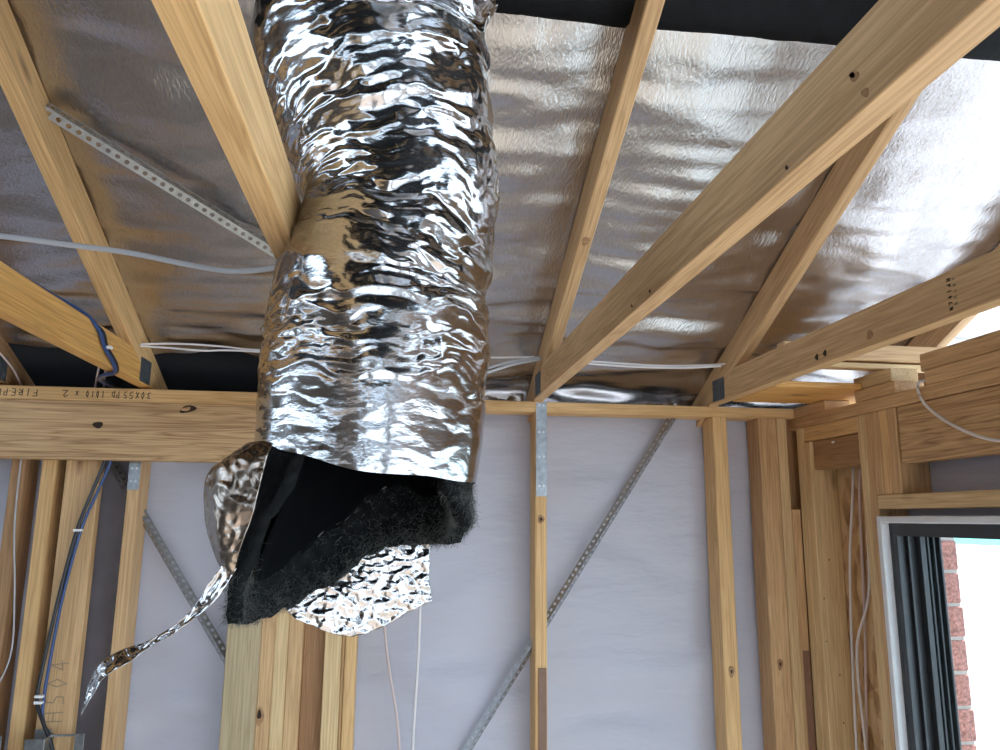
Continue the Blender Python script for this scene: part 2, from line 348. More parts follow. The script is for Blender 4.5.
def writing(name, text, origin, ex, ey, nrm, h, wdt, pitch, mat, parent, jit=.06):
    ex = Vector(ex); ey = Vector(ey); nrm = Vector(nrm); O = Vector(origin); vs = []; fs = []; x = 0
    for ch in text:
        if ch == ' ': x += pitch*.75; continue
        for st in GL[ch]:
            pts = [O+ex*(x+(a+random.uniform(-jit, jit))*pitch*.78)+ey*((b_+random.uniform(-jit, jit))*h) for a, b_ in st]
            for p, q in zip(pts, pts[1:]):
                d = (q-p).normalized(); s = d.cross(nrm)*wdt/2; e = d*wdt*.4; k = len(vs)
                for lift in (0.0001, .0006):
                    vs += [p-e+s+nrm*lift, p-e-s+nrm*lift, q+e-s+nrm*lift, q+e+s+nrm*lift]
                fs += [(k+4, k+5, k+6, k+7), (k, k+3, k+2, k+1)]+[(k+a, k+(a+1) % 4, k+4+(a+1) % 4, k+4+a) for a in range(4)]
        x += pitch
    return meshobj(name, vs, fs, mat, parent, smooth=False)
# upside-down marker note along the plate: starts at the right end
note = []
for k, (txt, px_, pt) in enumerate((('30X55', -.757, .0165), ('PD', -.846, .0130), ('1010', -.888, .0145), ('x', -.960, .0180), ('2', -.990, .0250), ('FIRE', -1.076, .0195), ('PLACE', -1.158, .0170))):
    note.append(tag(writing('marker_writing', txt, (px_, 2.345, 2.434), (-1, 0, 0), (0, 0, -1), (0, -1, 0), .019, .0024, pt, 'ink', wb), 'upside-down marker writing on the plate'))
tag(writing('pencil_writing', 'H5O4', (-.925, 2.4, 1.50), (0, 0, 1), (-1, 0, 0), (0, -1, 0), .05, .003, .045, 'pencil', wb), 'faint pencil marks written sideways')
# knot holes in the lintel
def disc(name, c, nrm, rx, ry, mat, parent, th=.0015, seg=14, rot=0):
    nrm = Vector(nrm).normalized(); u = nrm.cross(Vector((0, 0, 1))); u = u.normalized() if u.length > .1 else Vector((1, 0, 0)); v = nrm.cross(u)
    u, v = u*math.cos(rot)+v*math.sin(rot), v*math.cos(rot)-u*math.sin(rot)
    c = Vector(c); vs = []
    for l, k in ((0, 1), (th, .85)):
        for i in range(seg):
            a = 2*PI*i/seg; r_ = 1+.12*math.sin(3*a+rx*999); vs.append(c+nrm*l+u*rx*k*r_*math.cos(a)+v*ry*k*r_*math.sin(a))
    fs = [tuple(range(seg, 2*seg)), tuple(range(seg))[::-1]]+[(i, (i+1) % seg, seg+(i+1) % seg, seg+i) for i in range(seg)]
    return meshobj(name, vs, fs, mat, parent, smooth=False)
disc('knot', (-.896, 2.3452, 2.333), (0, -1, 0), .015, .010, 'dark_hole', wb)
disc('knot', (-.645, 2.3452, 2.387), (0, -1, 0), .025, .011, 'dark_hole', wb, rot=.25)
disc('knot', (-.650, 2.3440, 2.387), (0, -1, 0), .015, .006, 'lintel_wood', wb, rot=.25)
disc('knot', (-.385, 2.3998, 1.50), (0, -1, 0), .011, .026, 'pine_brown', wb, .0006); disc('knot', (-.387, 2.3992, 1.505), (0, -1, 0), .006, .013, 'dark_hole', wb, .0006)
disc('knot', (.446, 2.3998, 2.07), (0, -1, 0), .011, .014, 'pine_brown', wb); disc('knot', (.446, 2.3988, 2.07), (0, -1, 0), .005, .007, 'dark_hole', wb, .0006)
disc('knot', (1.060, 2.3998, 1.60), (0, -1, 0), .010, .018, 'pine_brown', wb); disc('knot', (1.060, 2.3988, 1.60), (0, -1, 0), .004, .007, 'dark_hole', wb, .0006)
disc('knot', (1.225, 2.3998, 1.62), (0, -1, 0), .010, .018, 'pine_brown', wb); disc('knot', (1.225, 2.3988, 1.62), (0, -1, 0), .004, .008, 'dark_hole', wb, .0006)

# ---- right wall
WX = 1.33
wr_ = empty('wall_right', (WX, 0, 0)); tag(wr_, 'timber framed wall with lintel and packers around the window', 'wall', kind='structure')
def rw(name, y0, y1, z0, z1, mat, x0=WX, x1=WX+.09, bev=.0025): return bx(name, x0, x1, y0, y1, z0, z1, mat, wr_, bev)
rw('top_plate', -3, 2.49, 2.380, 2.417, 'pine_tan')
rw('lapped_plate', 2.215, 2.49, 2.4175, 2.452, 'pine_tan', x0=WX+.0005)
rw('packer', 1.865, 2.05, 2.4175, 2.452, 'pine_tan'); rw('packer', 1.885, 2.06, 2.4525, 2.492, 'pine_pale', x0=WX+.006)
rw('packer', .2, 1.745, 2.4175, 2.455, 'pine_tan'); rw('packer', .2, 1.762, 2.4555, 2.502, 'pine_tan', x0=WX+.004)
rw('second_plate', 2.05, 2.356, 2.331, 2.3795, 'pine', x0=WX+.004)
rw('stud', 2.3565, 2.398, .035, 2.3795, 'pine_pale'); rw('stud', 2.318, 2.3560, .035, 2.3305, 'pine_pale')
rw('noggin', 2.05, 2.3175, 2.236, 2.329, 'pine_brown', x0=WX+.012, x1=WX+.05)
rw('stud', 2.015, 2.0495, .035, 2.3795, 'pine_pale'); rw('stud', 1.980, 2.0145, .035, 2.3795, 'pine_tan')
for k in range(3): rw('jack_stud', 1.945-.035*k, 1.9795-.035*k, 2.145, 2.3795, ['pine_tan', 'pine', 'pine_tan'][k])
rw('lintel', -2.6, 1.870, 2.226, 2.3785, 'lintel_wood', x0=WX+.004, x1=WX+.045)
rw('window_trimmer', -2.6, 1.9795, 2.106, 2.1445, 'pine_pale', x0=WX-.002)
rw('stud', -2.66, -2.625, .035, 2.3795, 'pine_tan')
rw('strand_board', -3, 2.42, .0, 2.40, 'osb', x0=WX+.0905, x1=WX+.100, bev=0) if False else None
rw('strand_board', 2.02, 2.45, .0, 2.40, 'osb', x0=WX+.0905, x1=WX+.100, bev=0)
rw('wall_wrap', -2.65, 2.02, 2.0875, 2.42, 'wrap', x0=WX+.0905, x1=WX+.094, bev=0)
rw('wall_lining', -3, -2.66, 0, 2.42, 'lining', x0=WX+.06, x1=WX+.0905, bev=0)
rw('packing_strip', 1.981, 1.992, .9, 1.64, 'tape_brown', x0=WX-.003, x1=WX-.0003, bev=.0005)
for z in (1.95, 1.83, 1.70, 1.60, 1.46):
    disc('nail_hole', (WX+.03+.02*math.sin(z*40), 2.3178, z), (0, -1, 0), .0025, .0025, 'dark_hole', wr_, .0006, 8)
disc('paint_fleck', (WX+.0118, 2.2, 2.316), (-1, 0, 0), .010, .004, 'tie_white', wr_, .0006, 8)
# unseen walls of the room behind the photographer
wl = empty('wall_left', (-3.4, 0, 0)); tag(wl, 'bare lined wall with a window behind the photographer on the left', 'wall', kind='structure')
for n_, a in (('lining', (-3.45, -3.35, -3, .55, 0, 2.6)), ('lining', (-3.45, -3.35, 1.15, 2.5, 0, 2.6)), ('lining', (-3.45, -3.35, .55, 1.15, 0, .9)), ('lining', (-3.45, -3.35, .55, 1.15, 2.1, 2.6))):
    bx(n_, *a, 'lining', wl, 0)
wre = empty('wall_rear', (0, -3, 0)); tag(wre, 'wall with a wide opening behind the photographer', 'wall', kind='structure')
for a in ((-3.4, -.4, -3.1, -3, 0, 2.6), (1.1, 1.45, -3.1, -3, 0, 2.6), (-.4, 1.1, -3.1, -3, 2.1, 2.6)): bx('lining', *a, 'lining', wre, 0)

# ---- window
wi = empty('window_1', (WX, .9, 0)); tag(wi, 'charcoal sliding window in a white reveal beside the brick edge', 'window', kind='structure')
W0, W1 = -2.60, 1.9785
bx('reveal_jamb', WX-.012, WX+.100, 1.958, W1, .03, 2.086, 'white_paint', wi)
bx('reveal_head', WX-.012, WX+.100, W0, 1.9575, 2.068, 2.086, 'white_paint', wi)
bx('reveal_jamb', WX-.012, WX+.100, W0-.02, W0, .03, 2.086, 'white_paint', wi)
fr = bx('frame_jamb', WX+.010, WX+.155, 1.945, 1.957, .05, 2.0675, 'black_frame', wi, .001)
bx('frame_head', WX+.010, WX+.155, W0, 1.9445, 2.034, 2.0675, 'black_frame', wi, .001)
bx('frame_jamb', WX+.010, WX+.155, W0+.0005, W0+.012, .05, 2.0335, 'black_frame', wi, .001)
bx('frame_sill', WX+.010, WX+.155, W0+.0125, 1.9445, .05, .075, 'black_frame', wi, .001)
for (x, wd, d) in ((.010, .010, .018), (.046, .006, .012), (.076, .016, .020), (.100, .006, .016), (.118, .005, .016), (.136, .006, .016)):
    bx('sash_track', WX+x, WX+x+wd, 1.9448-d, 1.9448, .0755, 2.0335, 'black_frame', wi, .001)
sash = bx('sash_stile', WX+.08, WX+.095, .72, .78, .0755, 2.0335, 'black_frame', wi, .001)
bx('pane', WX+.084, WX+.088, .78, 1.925, .0755, 2.0335, 'glass', wi, 0)
# brick veneer edge outside
bp_ = empty('brick_pier', (1.6, 2.3, 0)); tag(bp_, 'salmon brick veneer edge seen through the window', 'brick wall')
bx('mortar_bed', 1.513, 1.626, 2.076, 2.60, -.1, 2.15, 'mortar', bp_, 0)
bme = boxmesh(.118, .24, .083, .003); z = -.08; k = 0
while z < 2.05:
    for j in range(2):
        o = bpy.data.objects.new('brick', bme); C.objects.link(o)
        if not bme.materials: bme.materials.append(M['brick'])
        setworld(o, Matrix.Translation((1.569+random.uniform(-.002, .002), 2.19+.25*j+(.0 if k % 2 else .0)+random.uniform(-.002, .002), z)) , bp_)
    z += .0935; k += 1
tag(bx('verandah_beam', 6.0, 6.1, 4.0, 14.0, 1.845, 2.3, 'teal', bev=.004), 'pale teal beam glimpsed outside at the top of the window', 'beam')

# ================================================================== TRUSSES
HEELS = {-.80: ('pine_orange', 'pine'), -.20: ('pine', 'pine_pale'), .42: ('pine_tan', 'pine_tan'), 1.02: ('pine_tan', 'pine_tan'), 1.62: ('pine_brown', 'pine_tan'), -1.205: ('pine_brown', 'pine_brown')}
TL = {-.80: 'orange-toned pine roof truss left of the duct with navy cables tied over it', -.20: 'yellow pine roof truss touching the left side of the foil duct', .42: 'pine roof truss landing above the strapped middle stud',
      1.02: 'tan pine roof truss with two drilled holes near the right wall', 1.62: 'pine roof truss mostly hidden above the right wall packers', -1.205: 'brown pine roof truss heel cut off by the left frame edge'}
def rafter_mesh(L_):
    return boxmesh(L_, .035, .09)
for x, (mc, mr) in HEELS.items():
    t = empty('roof_truss', (x+.0175, 2.44, 2.452)); tag(t, TL[x], 'roof truss', 'trusses along the roof slope')
    xc = x+.0175
    # bottom chord with its top corner cut to the roof pitch
    zb, zt = 2.4525, 2.5415; y_in = 2.14+(2.564-zt)/PITCH      # where chord top meets the rafter underside
    y_end = 2.49
    pts = [(-2.9, zb), (y_end, zb), (y_end, rafter_under(y_end)+.004 if rafter_under(y_end) > zb+.004 else zb+.004), (y_in, zt), (-2.9, zt)]
    if rafter_under(y_end) < zb: y2 = 2.14+(2.564-zb)/PITCH-.004; pts = [(-2.9, zb), (y2, zb), (y_in, zt), (-2.9, zt)]
    vs = []; n_ = len(pts)
    yc = (-2.9+y_end)/2
    for s in (-.0175, .0175): vs += [Vector((y-yc, s, z_-zb)) for y, z_ in pts]
    fs = [tuple(range(n_)), tuple(range(2*n_-1, n_-1, -1))]+[(i, n_+i, n_+(i+1) % n_, (i+1) % n_) for i in range(n_)]
    me = bpy.data.meshes.new('bottom_chord'); me.from_pydata([tuple(v) for v in vs], [], fs); me.update()
    bm = bmesh.new(); bm.from_mesh(me); bmesh.ops.recalc_face_normals(bm, faces=bm.faces[:]); bmesh.ops.bevel(bm, geom=bm.edges[:], offset=.0012, segments=1, affect='EDGES'); bm.to_mesh(me); bm.free()
    o = link('bottom_chord', me, mc); setworld(o, Matrix(((0, 1, 0, xc), (1, 0, 0, yc), (0, 0, 1, zb), (0, 0, 0, 1))), t)
    # rafter
    th = math.atan(PITCH); dirv = Vector((0, -math.cos(th), math.sin(th))); nrm = Vector((0, math.sin(th), math.cos(th)))
    y_s = 2.90; p0 = Vector((xc, y_s, rafter_under(y_s)))+nrm*.0455; p1 = Vector((xc, RIDGE, rafter_under(RIDGE)))+nrm*.0455
    rf = beam('rafter', p0, p1, .0345, .0885, mr, t, up=nrm)
    # pressed nail plates on both faces of the heel
    for s in (-1, 1):
        np_ = bx('nail_plate', xc+s*.0182-.0006, xc+s*.0182+.0006, 2.262, 2.352, 2.456, 2.527, 'galv_dark', t, 0)
        for j in range(5):
            bx('tooth_row', xc+s*.0195-.0004, xc+s*.0195+.0004, 2.270+j*.017, 2.276+j*.017, 2.460, 2.523, 'galv_dark', np_, 0)
    if x == 1.02:
        for (yy, zz, r_) in ((1.715, 2.474, .008), (1.678, 2.476, .008)): disc('drilled_hole', (x-.0002, yy, zz), (-1, 0, 0), r_, r_, 'dark_hole', t, .0008)
        disc('knot', (x-.0002, 1.497, 2.478), (-1, 0, 0), .012, .011, 'pine_brown', t, .0008)
        sm = writing('timber_stamp', 'M P 1 0 C M', (x-.0003, 1.250, 2.526), (0, 0, -1), (0, -1, 0), (-1, 0, 0), .008, .0022, .0066, 'ink', t, .12); 
        sm2 = writing('timber_stamp', 'A G T X H', (x-.0003, 1.236, 2.524), (0, 0, -1), (0, -1, 0), (-1, 0, 0), .007, .0018, .0070, 'pencil', t, .12)
    if x == .42:
        for (yy, zz, a_, b_, mt) in ((.608, 2.494, .0065, .003, 'dark_hole'), (.606, 2.492, .009, .005, 'pine_brown'), (.592, 2.466, .007, .004, 'pine_brown'), (.739, 2.462, .004, .0025, 'dark_hole'), (1.215, 2.463, .005, .003, 'dark_hole'), (1.319, 2.466, .005, .003, 'dark_hole')):
            disc('knot', (x-.0002, yy, zz), (-1, 0, 0), a_, b_, mt, t, .0006, rot=-.7)
        disc('knot', (xc, 1.735, rafter_under(1.735)-.0004), -nrm, .010, .016, 'pine_brown', t, .0008)

# boards lying on the wall tops at the right corner
tag(bx('packing_board', 1.066, 1.52, 2.02, 2.31, 2.4535, 2.472, 'pine_orange'), 'orange-brown board lying flat on the wall corner under the truss', 'board')
tag(bx('trimmer_board', 1.10, 1.60, 1.958, 1.995, 2.5035, 2.520, 'pine_pale'), 'thin pale board across the wall top behind the packers', 'board')
tag(bx('blocking', 1.066, 1.60, 1.955, 1.998, 2.5255, 2.574, 'pine_tan'), 'upper tan blocking piece between the two right trusses', 'blocking')

# ================================================================== PERFORATED BRACES AND STRAPS
def perforated(name, p0, p1, out, flange, pitch, label, cat='brace', group='perforated bracing strips', spread=.75):
    """folded angle brace: a V of two flanges with a row of real holes in each"""
    p0 = Vector(p0); p1 = Vector(p1); x = (p1-p0).normalized(); out = Vector(out); out = (out-x*out.dot(x)).normalized(); s = x.cross(out)
    L_ = (p1-p0).length; n = int(L_/pitch); t = empty(name, p0); tag(t, label, cat, group)
    for sg, nm in ((1, 'upper_flange'), (-1, 'lower_flange')):
        d = (s*sg*math.sin(spread)-out*math.cos(spread)).normalized(); vs = []; fs = []
        for i in range(n):
            a = i*pitch; cx = a+pitch/2; k = len(vs)
            outer = [(a, 0), (a+pitch/2, 0), (a+pitch, 0), (a+pitch, flange/2), (a+pitch, flange), (a+pitch/2, flange), (a, flange), (a, flange/2)]
            r_ = .0058
            inner = [(cx+r_*math.cos(q), flange*.52+r_*math.sin(q)) for q in [math.radians(v) for v in (225, 270, 315, 0, 45, 90, 135, 180)]]
            vs += [p0+out*(flange*.7)+x*u+d*v for u, v in outer+inner]
            fs += [(k+j, k+(j+1) % 8, k+8+(j+1) % 8, k+8+j) for j in range(8)]
        o = meshobj(nm, vs, fs, 'galv_brace', t, smooth=False)
        sm = o.modifiers.new('sheet', 'SOLIDIFY'); sm.thickness = .0012; sm.offset = 0
    return t
perforated('wall_brace', (.918, 2.468, 2.418), (.205, 2.468, 1.34), (0, -1, 0), .020, .0215, 'galvanised perforated brace slanting behind the middle stud on white wrap')
perforated('wall_brace', (-.955, 2.468, 2.33), (-.20, 2.468, 1.19), (0, -1, 0), .020, .0215, 'galvanised perforated brace slanting down from the left stud under the lintel')
perforated('roof_brace', (-.764, 1.542, roof_z(1.542)-.045), (-.203, 2.005, roof_z(2.005)-.045), (0, .42, .9), .022, .0215, 'galvanised perforated brace running along the foil to the duct', spread=1.2)

def strap(x0, x1, ztop, zbot, label, over=True):
    t = empty('tie_strap', ((x0+x1)/2, 2.398, zbot)); tag(t, label, 'strap', 'galvanised tie straps')
    bx('strip', x0, x1, 2.3972, 2.3990, zbot, ztop, 'galv', t, .0004)
    k = 0; z_ = ztop-.012
    while z_ > zbot:
        for dx in (.3, .68): 
            if (k+int(dx*3)) % 2 == 0 or z_ < zbot+.06: disc('nail_head', (x0+(x1-x0)*dx, 2.3971, z_+.004*math.sin(k*5)), (0, -1, 0), .0045, .0045, 'nail', t, .0018, 8)
        z_ -= .043; k += 1
    return t
strap(.430, .466, 2.449, 2.142, 'galvanised strap nailed down the front of the middle stud')
strap(-.8145, -.781, 2.31, 2.146, 'galvanised strap end showing just below the left lintel')

# ================================================================== FLEXIBLE DUCT
duct = empty('flexible_duct', (-.045, 1.1, 2.1)); tag(duct, 'large crumpled silver foil insulated duct hanging torn open from the roof', 'duct')
PATH = [(-.068, 1.10, 2.02, .150), (-.057, 1.10, 2.10, .1565), (-.047, 1.10, 2.17, .161), (-.043, 1.10, 2.24, .165), (-.040, 1.10, 2.31, .167), (-.037, 1.10, 2.39, .163), (-.020, 1.10, 2.47, .152), (-.015, 1.10, 2.55, .150),
        (-.030, 1.10, 2.64, .160), (-.055, 1.10, 2.72, .177), (-.070, 1.10, 2.79, .186), (-.055, 1.085, 2.87, .174), (-.005, 1.03, 2.95, .155), (.06, .92, 3.02, .15), (.10, .75, 3.06, .15), (.12, .55, 3.07, .15)]
PC = catmull([p[:3] for p in PATH], 24); RC = [v.x for v in catmull([(p[3], 0, 0) for p in PATH], 24)]
cum = [0]
for a, b_ in zip(PC, PC[1:]): cum.append(cum[-1]+(b_-a).length)
TOT = cum[-1]
def path_at(s):
    import bisect
    i = min(max(bisect.bisect_right(cum, s)-1, 0), len(PC)-2); k = (s-cum[i])/(cum[i+1]-cum[i])
    p = PC[i].lerp(PC[i+1], k); r_ = RC[i]+(RC[i+1]-RC[i])*k; t = (PC[min(i+2, len(PC)-1)]-PC[max(i-1, 0)]).normalized()
    u = Vector((1, 0, 0)); u = (u-t*u.dot(t)).normalized(); v = t.cross(u)
    return p, r_, u, v, t
def crease(x, y, z): return 1-2*abs(nz(x, y, z))
def rim(th):    # height above the path start of the jacket's cut edge; th in degrees, -90 faces the camera
    return lerp_tab(th, [(-180, .130), (-150, .130), (-125, .118), (-90, .108), (-50, .118), (0, .125), (60, .09), (120, .07), (180, .130)])
def lattice(seed, nu, nv):
    rnd = random.Random(seed); return [[rnd.uniform(-1, 1) for _ in range(nu)] for _ in range(nv)]
def facet(Lt, u, v):
    # piecewise planar height field: crumpled facets with sharp creases
    nu = len(Lt[0]); nv = len(Lt); fu = u*nu; fv = v*nv; i = math.floor(fu); j = math.floor(fv); a = fu-i; b_ = fv-j
    g = lambda p, q: Lt[q % nv][p % nu]
    if (i+j) % 2:
        if a+b_ < 1: return g(i, j)+(g(i+1, j)-g(i, j))*a+(g(i, j+1)-g(i, j))*b_
        return g(i+1, j+1)+(g(i, j+1)-g(i+1, j+1))*(1-a)+(g(i+1, j)-g(i+1, j+1))*(1-b_)
    if a > b_: return g(i, j)+(g(i+1, j)-g(i, j))*a+(g(i+1, j+1)-g(i+1, j))*b_
    return g(i, j)+(g(i+1, j+1)-g(i, j+1))*a+(g(i, j+1)-g(i, j))*b_
LA, LB, LC = lattice(3, 12, 62), lattice(5, 27, 112), lattice(9, 62, 210)
def jacket_f(u, v):
    th = -180+360*u; a = math.radians(th); s = rim(th)+(TOT-rim(th))*(v**1.1)
    p, r_, U_, V_, t = path_at(s)
    ca, sa = math.cos(a), math.sin(a); h = s/TOT
    A = lerp_tab(s, [(.10, .10), (.17, .22), (.30, .85), (.42, 1.0)])
    wu = .020*nz(ca*2.6, sa*2.6, s*11)+.008*nz(ca*7, sa*7, s*30+7); wv = .007*nz(ca*2.2+9, sa*2.2, s*7)+.004*nz(ca*6+3, sa*6, s*30)
    mk = max(0, min(1, .55+1.5*nz(ca*2.1+4, sa*2.1, s*8+3)))
    d = .0046*A*facet(LA, u+wu, h+wv) + .0042*max(A*(.6+.4*mk), .10)*facet(LB, u+wu*1.4+.37, h+wv*1.2+.21) + .0013*max(A*(.4+.6*mk), .25)*facet(LC, u+wu*1.6+.11, h+wv*1.5) + .006*A*nz(ca*1.3, sa*1.3, s*6+4)
    q = p+(U_*ca+V_*sa)*(r_-.001+d)
    if 2.44 < q.z < 2.545 and q.x < -.1625: q.x = -.1625+.004*nz(q.y*30, q.z*30)*.3
    elif 2.42 < q.z <= 2.44: q.x = max(q.x, -.1625-(2.44-q.z)*2.5)
    elif 2.545 <= q.z < 2.60: q.x = max(q.x, -.1625-(q.z-2.545)*1.0)
    return q
jk = grid(400, 620, jacket_f, 'foil_jacket', 'duct', duct, close_u=True)
tag(jk, 'crumpled silver foil jacket')

def zlow_batt(th):
    return lerp_tab(th % 360, [(0, 2.062), (25, 2.035), (50, 2.030), (75, 2.026), (90, 2.012), (115, 1.965), (140, 1.935), (165, 1.925), (185, 1.930), (200, 1.975), (218, 2.07), (238, 2.16), (270, 2.19), (300, 2.16), (325, 2.10), (345, 2.062), (360, 2.062)])
def bulge(th): return lerp_tab(th % 360, [(0, 0), (95, 0), (140, .8), (180, 1), (215, 1), (235, .4), (260, 0)])
def sleeve(name, r0, low, mat, top=2.30, rough=.006, nu=140, nv=26):
    def f(u, v):
        th = 360*u; a = math.radians(th); zl = low(th)+.010*nz(math.cos(a)*5, math.sin(a)*5, 3)+.004*nz(math.cos(a)*24, math.sin(a)*24, 3); z_ = zl+(max(top, zl+.02)-zl)*v
        r_ = r0+rough*nz(math.cos(a)*6, math.sin(a)*6, z_*40)+rough*.6*nz(math.cos(a)*20, math.sin(a)*20, z_*120)
        r_ += .030*max(0, min(1, (2.14-z_)/.16))*bulge(th)
        return Vector((-.047+r_*math.cos(a), 1.10+r_*math.sin(a), z_))
    return grid(nu, nv, f, name, mat, duct, close_u=True)
bt = sleeve('insulation_batt', .138, zlow_batt, 'batt'); sm = bt.modifiers.new('thickness', 'SOLIDIFY'); sm.thickness = .018; sm.offset = 0
tag(bt, 'torn black fibre insulation')
def zlow_liner(th):
    return lerp_tab(th % 360, [(0, 2.11), (40, 2.10), (70, 2.12), (90, 2.105), (115, 2.055), (140, 2.015), (165, 1.985), (190, 1.985), (205, 2.05), (230, 2.2), (330, 2.2), (345, 2.13), (360, 2.11)])
ln = sleeve('inner_liner', .118, zlow_liner, 'liner', rough=.002); sm = ln.modifiers.new('thickness', 'SOLIDIFY'); sm.thickness = .003
tag(ln, 'black inner liner of the duct')
le = []
for k in range(22):
    th = 78+k*4.6; a = math.radians(th); le.append((-.047+(.1165+.030*max(0, min(1, (2.14-zlow_liner(th))/.16))*bulge(th))*math.cos(a), 1.10+(.1165+.030*max(0, min(1, (2.14-zlow_liner(th))/.16))*bulge(th))*math.sin(a), zlow_liner(th)+.004+.003*nz(k*.9, 2)))
tag(tube('liner_edge', le, .0012, .0016, 'fuzz', duct, 6, 4), 'pale torn edge of the black liner')
# loose fibres on the torn insulation
vs = []; fs = []
for i in range(16000):
    th = random.uniform(-35, 205) if i < 13000 else random.uniform(-45, 30); a = math.radians(th); zl = zlow_batt(th); z_ = zl+abs(random.gauss(0, .022)) if random.random() < .75 and i < 13000 else random.uniform(zl, zl+.10)
    if z_ > 2.14: continue
    r_ = .138+random.choice((-1, 1))*random.uniform(.004, .014)+ .030*max(0, min(1, (2.14-z_)/.16))*bulge(th)
    p = Vector((-.047+r_*math.cos(a), 1.10+r_*math.sin(a), z_))
    d = Vector((random.gauss(0, 1), random.gauss(0, 1), random.gauss(-.5, .9))).normalized()*random.uniform(.005, .016); s = d.cross(Vector((random.random(), random.random(), random.random()))).normalized()*.00025
    k = len(vs); bend = Vector((random.gauss(0, .003), random.gauss(0, .003), random.gauss(-.002, .003)))
    vs += [p-s, p+s, p+d*.5+bend-s*.8, p+d*.5+bend+s*.8, p+d]; fs += [(k, k+1, k+3, k+2), (k+2, k+3, k+4)]
fz = meshobj('loose_fibre', vs, fs, 'fuzz', duct, smooth=False); tag(fz, 'frayed grey fibres', kind='stuff')

def rows_sheet(name, rows, nu, nv, amp, freq, mat, parent, seed=0, thick=.0006):
    """sheet lofted through rows of points (each row left to right), crumpled along its normal"""
    R_ = [catmull(r_, 8) for r_ in rows]
    def samp(poly, u):
        f = u*(len(poly)-1); i = min(int(f), len(poly)-2); return poly[i].lerp(poly[i+1], f-i)
    def f(u, v):
        col = catmull([samp(r_, u) for r_ in R_], 6); p = samp(col, v)
        n_ = Vector((.25, -1, .1)).normalized()
        return p+n_*(amp*crease(p.x*freq+seed, p.y*freq, p.z*freq*1.3)+amp*.5*crease(p.x*freq*2.3+seed, p.y*freq*2.3, p.z*freq*3)) + Vector((0, 0, amp*.4*nz(p.x*90, p.z*90, seed)))
    return grid(nu, nv, f, name, mat, parent, thick=thick)
tag(rows_sheet('side_flap', [[(-.208, 1.0, 2.153), (-.19, .975, 2.162), (-.160, .960, 2.160)], [(-.242, .99, 2.122), (-.212, .955, 2.130), (-.165, .948, 2.135)], [(-.238, .98, 2.066), (-.212, .95, 2.070), (-.176, .948, 2.072)],
     [(-.224, .985, 2.022), (-.208, .965, 2.026), (-.190, .960, 2.032)], [(-.210, .99, 1.998), (-.2055, .985, 1.998), (-.199, .980, 2.002)]], 56, 70, .0040, 30, 'duct_back', duct, 3), 'torn foil flap folded out to the left')
tag(rows_sheet('lower_flap', [[(-.172, 1.218, 2.0), (-.06, 1.252, 2.04), (.050, 1.278, 2.068)], [(-.173, 1.218, 1.965), (-.06, 1.256, 2.0), (.050, 1.281, 2.022)], [(-.170, 1.220, 1.936), (-.058, 1.258, 1.955), (.050, 1.284, 1.975)], [(-.155, 1.225, 1.918), (-.064, 1.264, 1.886), (.056, 1.290, 1.937)]], 100, 70, .0042, 40, 'duct', duct, 8), 'bright foil tail hanging below the insulation')
# twisted torn ribbon
rp = catmull([(-.204, .985, 2.012), (-.220, .985, 1.985), (-.236, .985, 1.962), (-.262, .985, 1.938), (-.285, .98, 1.924), (-.306, .98, 1.912), (-.326, .975, 1.902), (-.340, .975, 1.890), (-.347, .972, 1.870), (-.353, .97, 1.846)], 8)
def rib_f(u, v):
    f = v*(len(rp)-1); i = min(int(f), len(rp)-2); p = rp[i].lerp(rp[i+1], f-i); t = (rp[i+1]-rp[i]).normalized()
    wd = lerp_tab(v, [(0, .011), (.12, .013), (.30, .006), (.45, .005), (.62, .013), (.78, .016), (.86, .017), (.94, .008), (1, .0008)])
    ang = -.4+v*2.3; s = t.cross(Vector((0, 1, 0))).normalized(); s2 = t.cross(s); dd = s*math.cos(ang*.5)+s2*math.sin(ang)
    return p+dd*wd*.75*(u-.5)*2+Vector((0, -1, 0))*.004*crease(v*14, u*2, 2)
tag(grid(10, 90, rib_f, 'torn_ribbon', 'duct', duct, thick=.0005), 'thin twisted strip of torn foil')

# loose foil turned down into the eave
def offcut(x0, x1, y, z0, z1, label, seed):
    def f(u, v):
        X = x0+(x1-x0)*u; Z = z0+(z1-z0)*v+.010*nz(X*14, seed)*v
        return Vector((X, y-.02*v+.014*crease(X*9+seed, v*1.5, 2)+.006*crease(X*22, v*4, seed), Z))
    tag(grid(60, 16, f, 'foil_offcut', 'duct_back', thick=.0008), label, 'foil', 'loose foil in the eave')
offcut(.48, 1.0, 2.55, 2.452, 2.560, 'loose foil turned down behind the plate right of the middle truss', 2)
offcut(-.02, .41, 2.53, 2.452, 2.545, 'loose foil turned down behind the plate between duct and middle truss', 6)
offcut(-.72, -.22, 2.62, 2.548, 2.600, 'narrow brown-looking foil strip in the dark eave left of the duct', 9)

# ================================================================== CABLES
def cable(pts, mat, label, rx=.0045, ry=.0025, group='cables', ties=(), name='cable', up=(0, 0, 1)):
    t = empty(name, pts[0]); tag(t, label, 'cable', group)
    tube('sheath', pts, rx, ry, mat, t, up=up)
    for p in ties:
        o = bx('cable_tie', p[0]-.011, p[0]+.011, p[1]-.008, p[1]+.008, p[2]-.0035, p[2]+.0035, 'tie_white', t, .001)
    return t
cable([(-2.2, 1.50, 2.66), (-1.6, 1.50, 2.645), (-1.15, 1.50, 2.625), (-.95, 1.50, 2.612), (-.791, 1.5, 2.603), (-.661, 1.5, 2.592), (-.548, 1.5, 2.582), (-.413, 1.5, 2.560), (-.336, 1.5, 2.555), (-.262, 1.5, 2.568), (-.16, 1.5, 2.60)], 'cable_grey', 'grey flat cable looping across the far left truss below the roof brace', .0022, .0058, 'roof space cables')
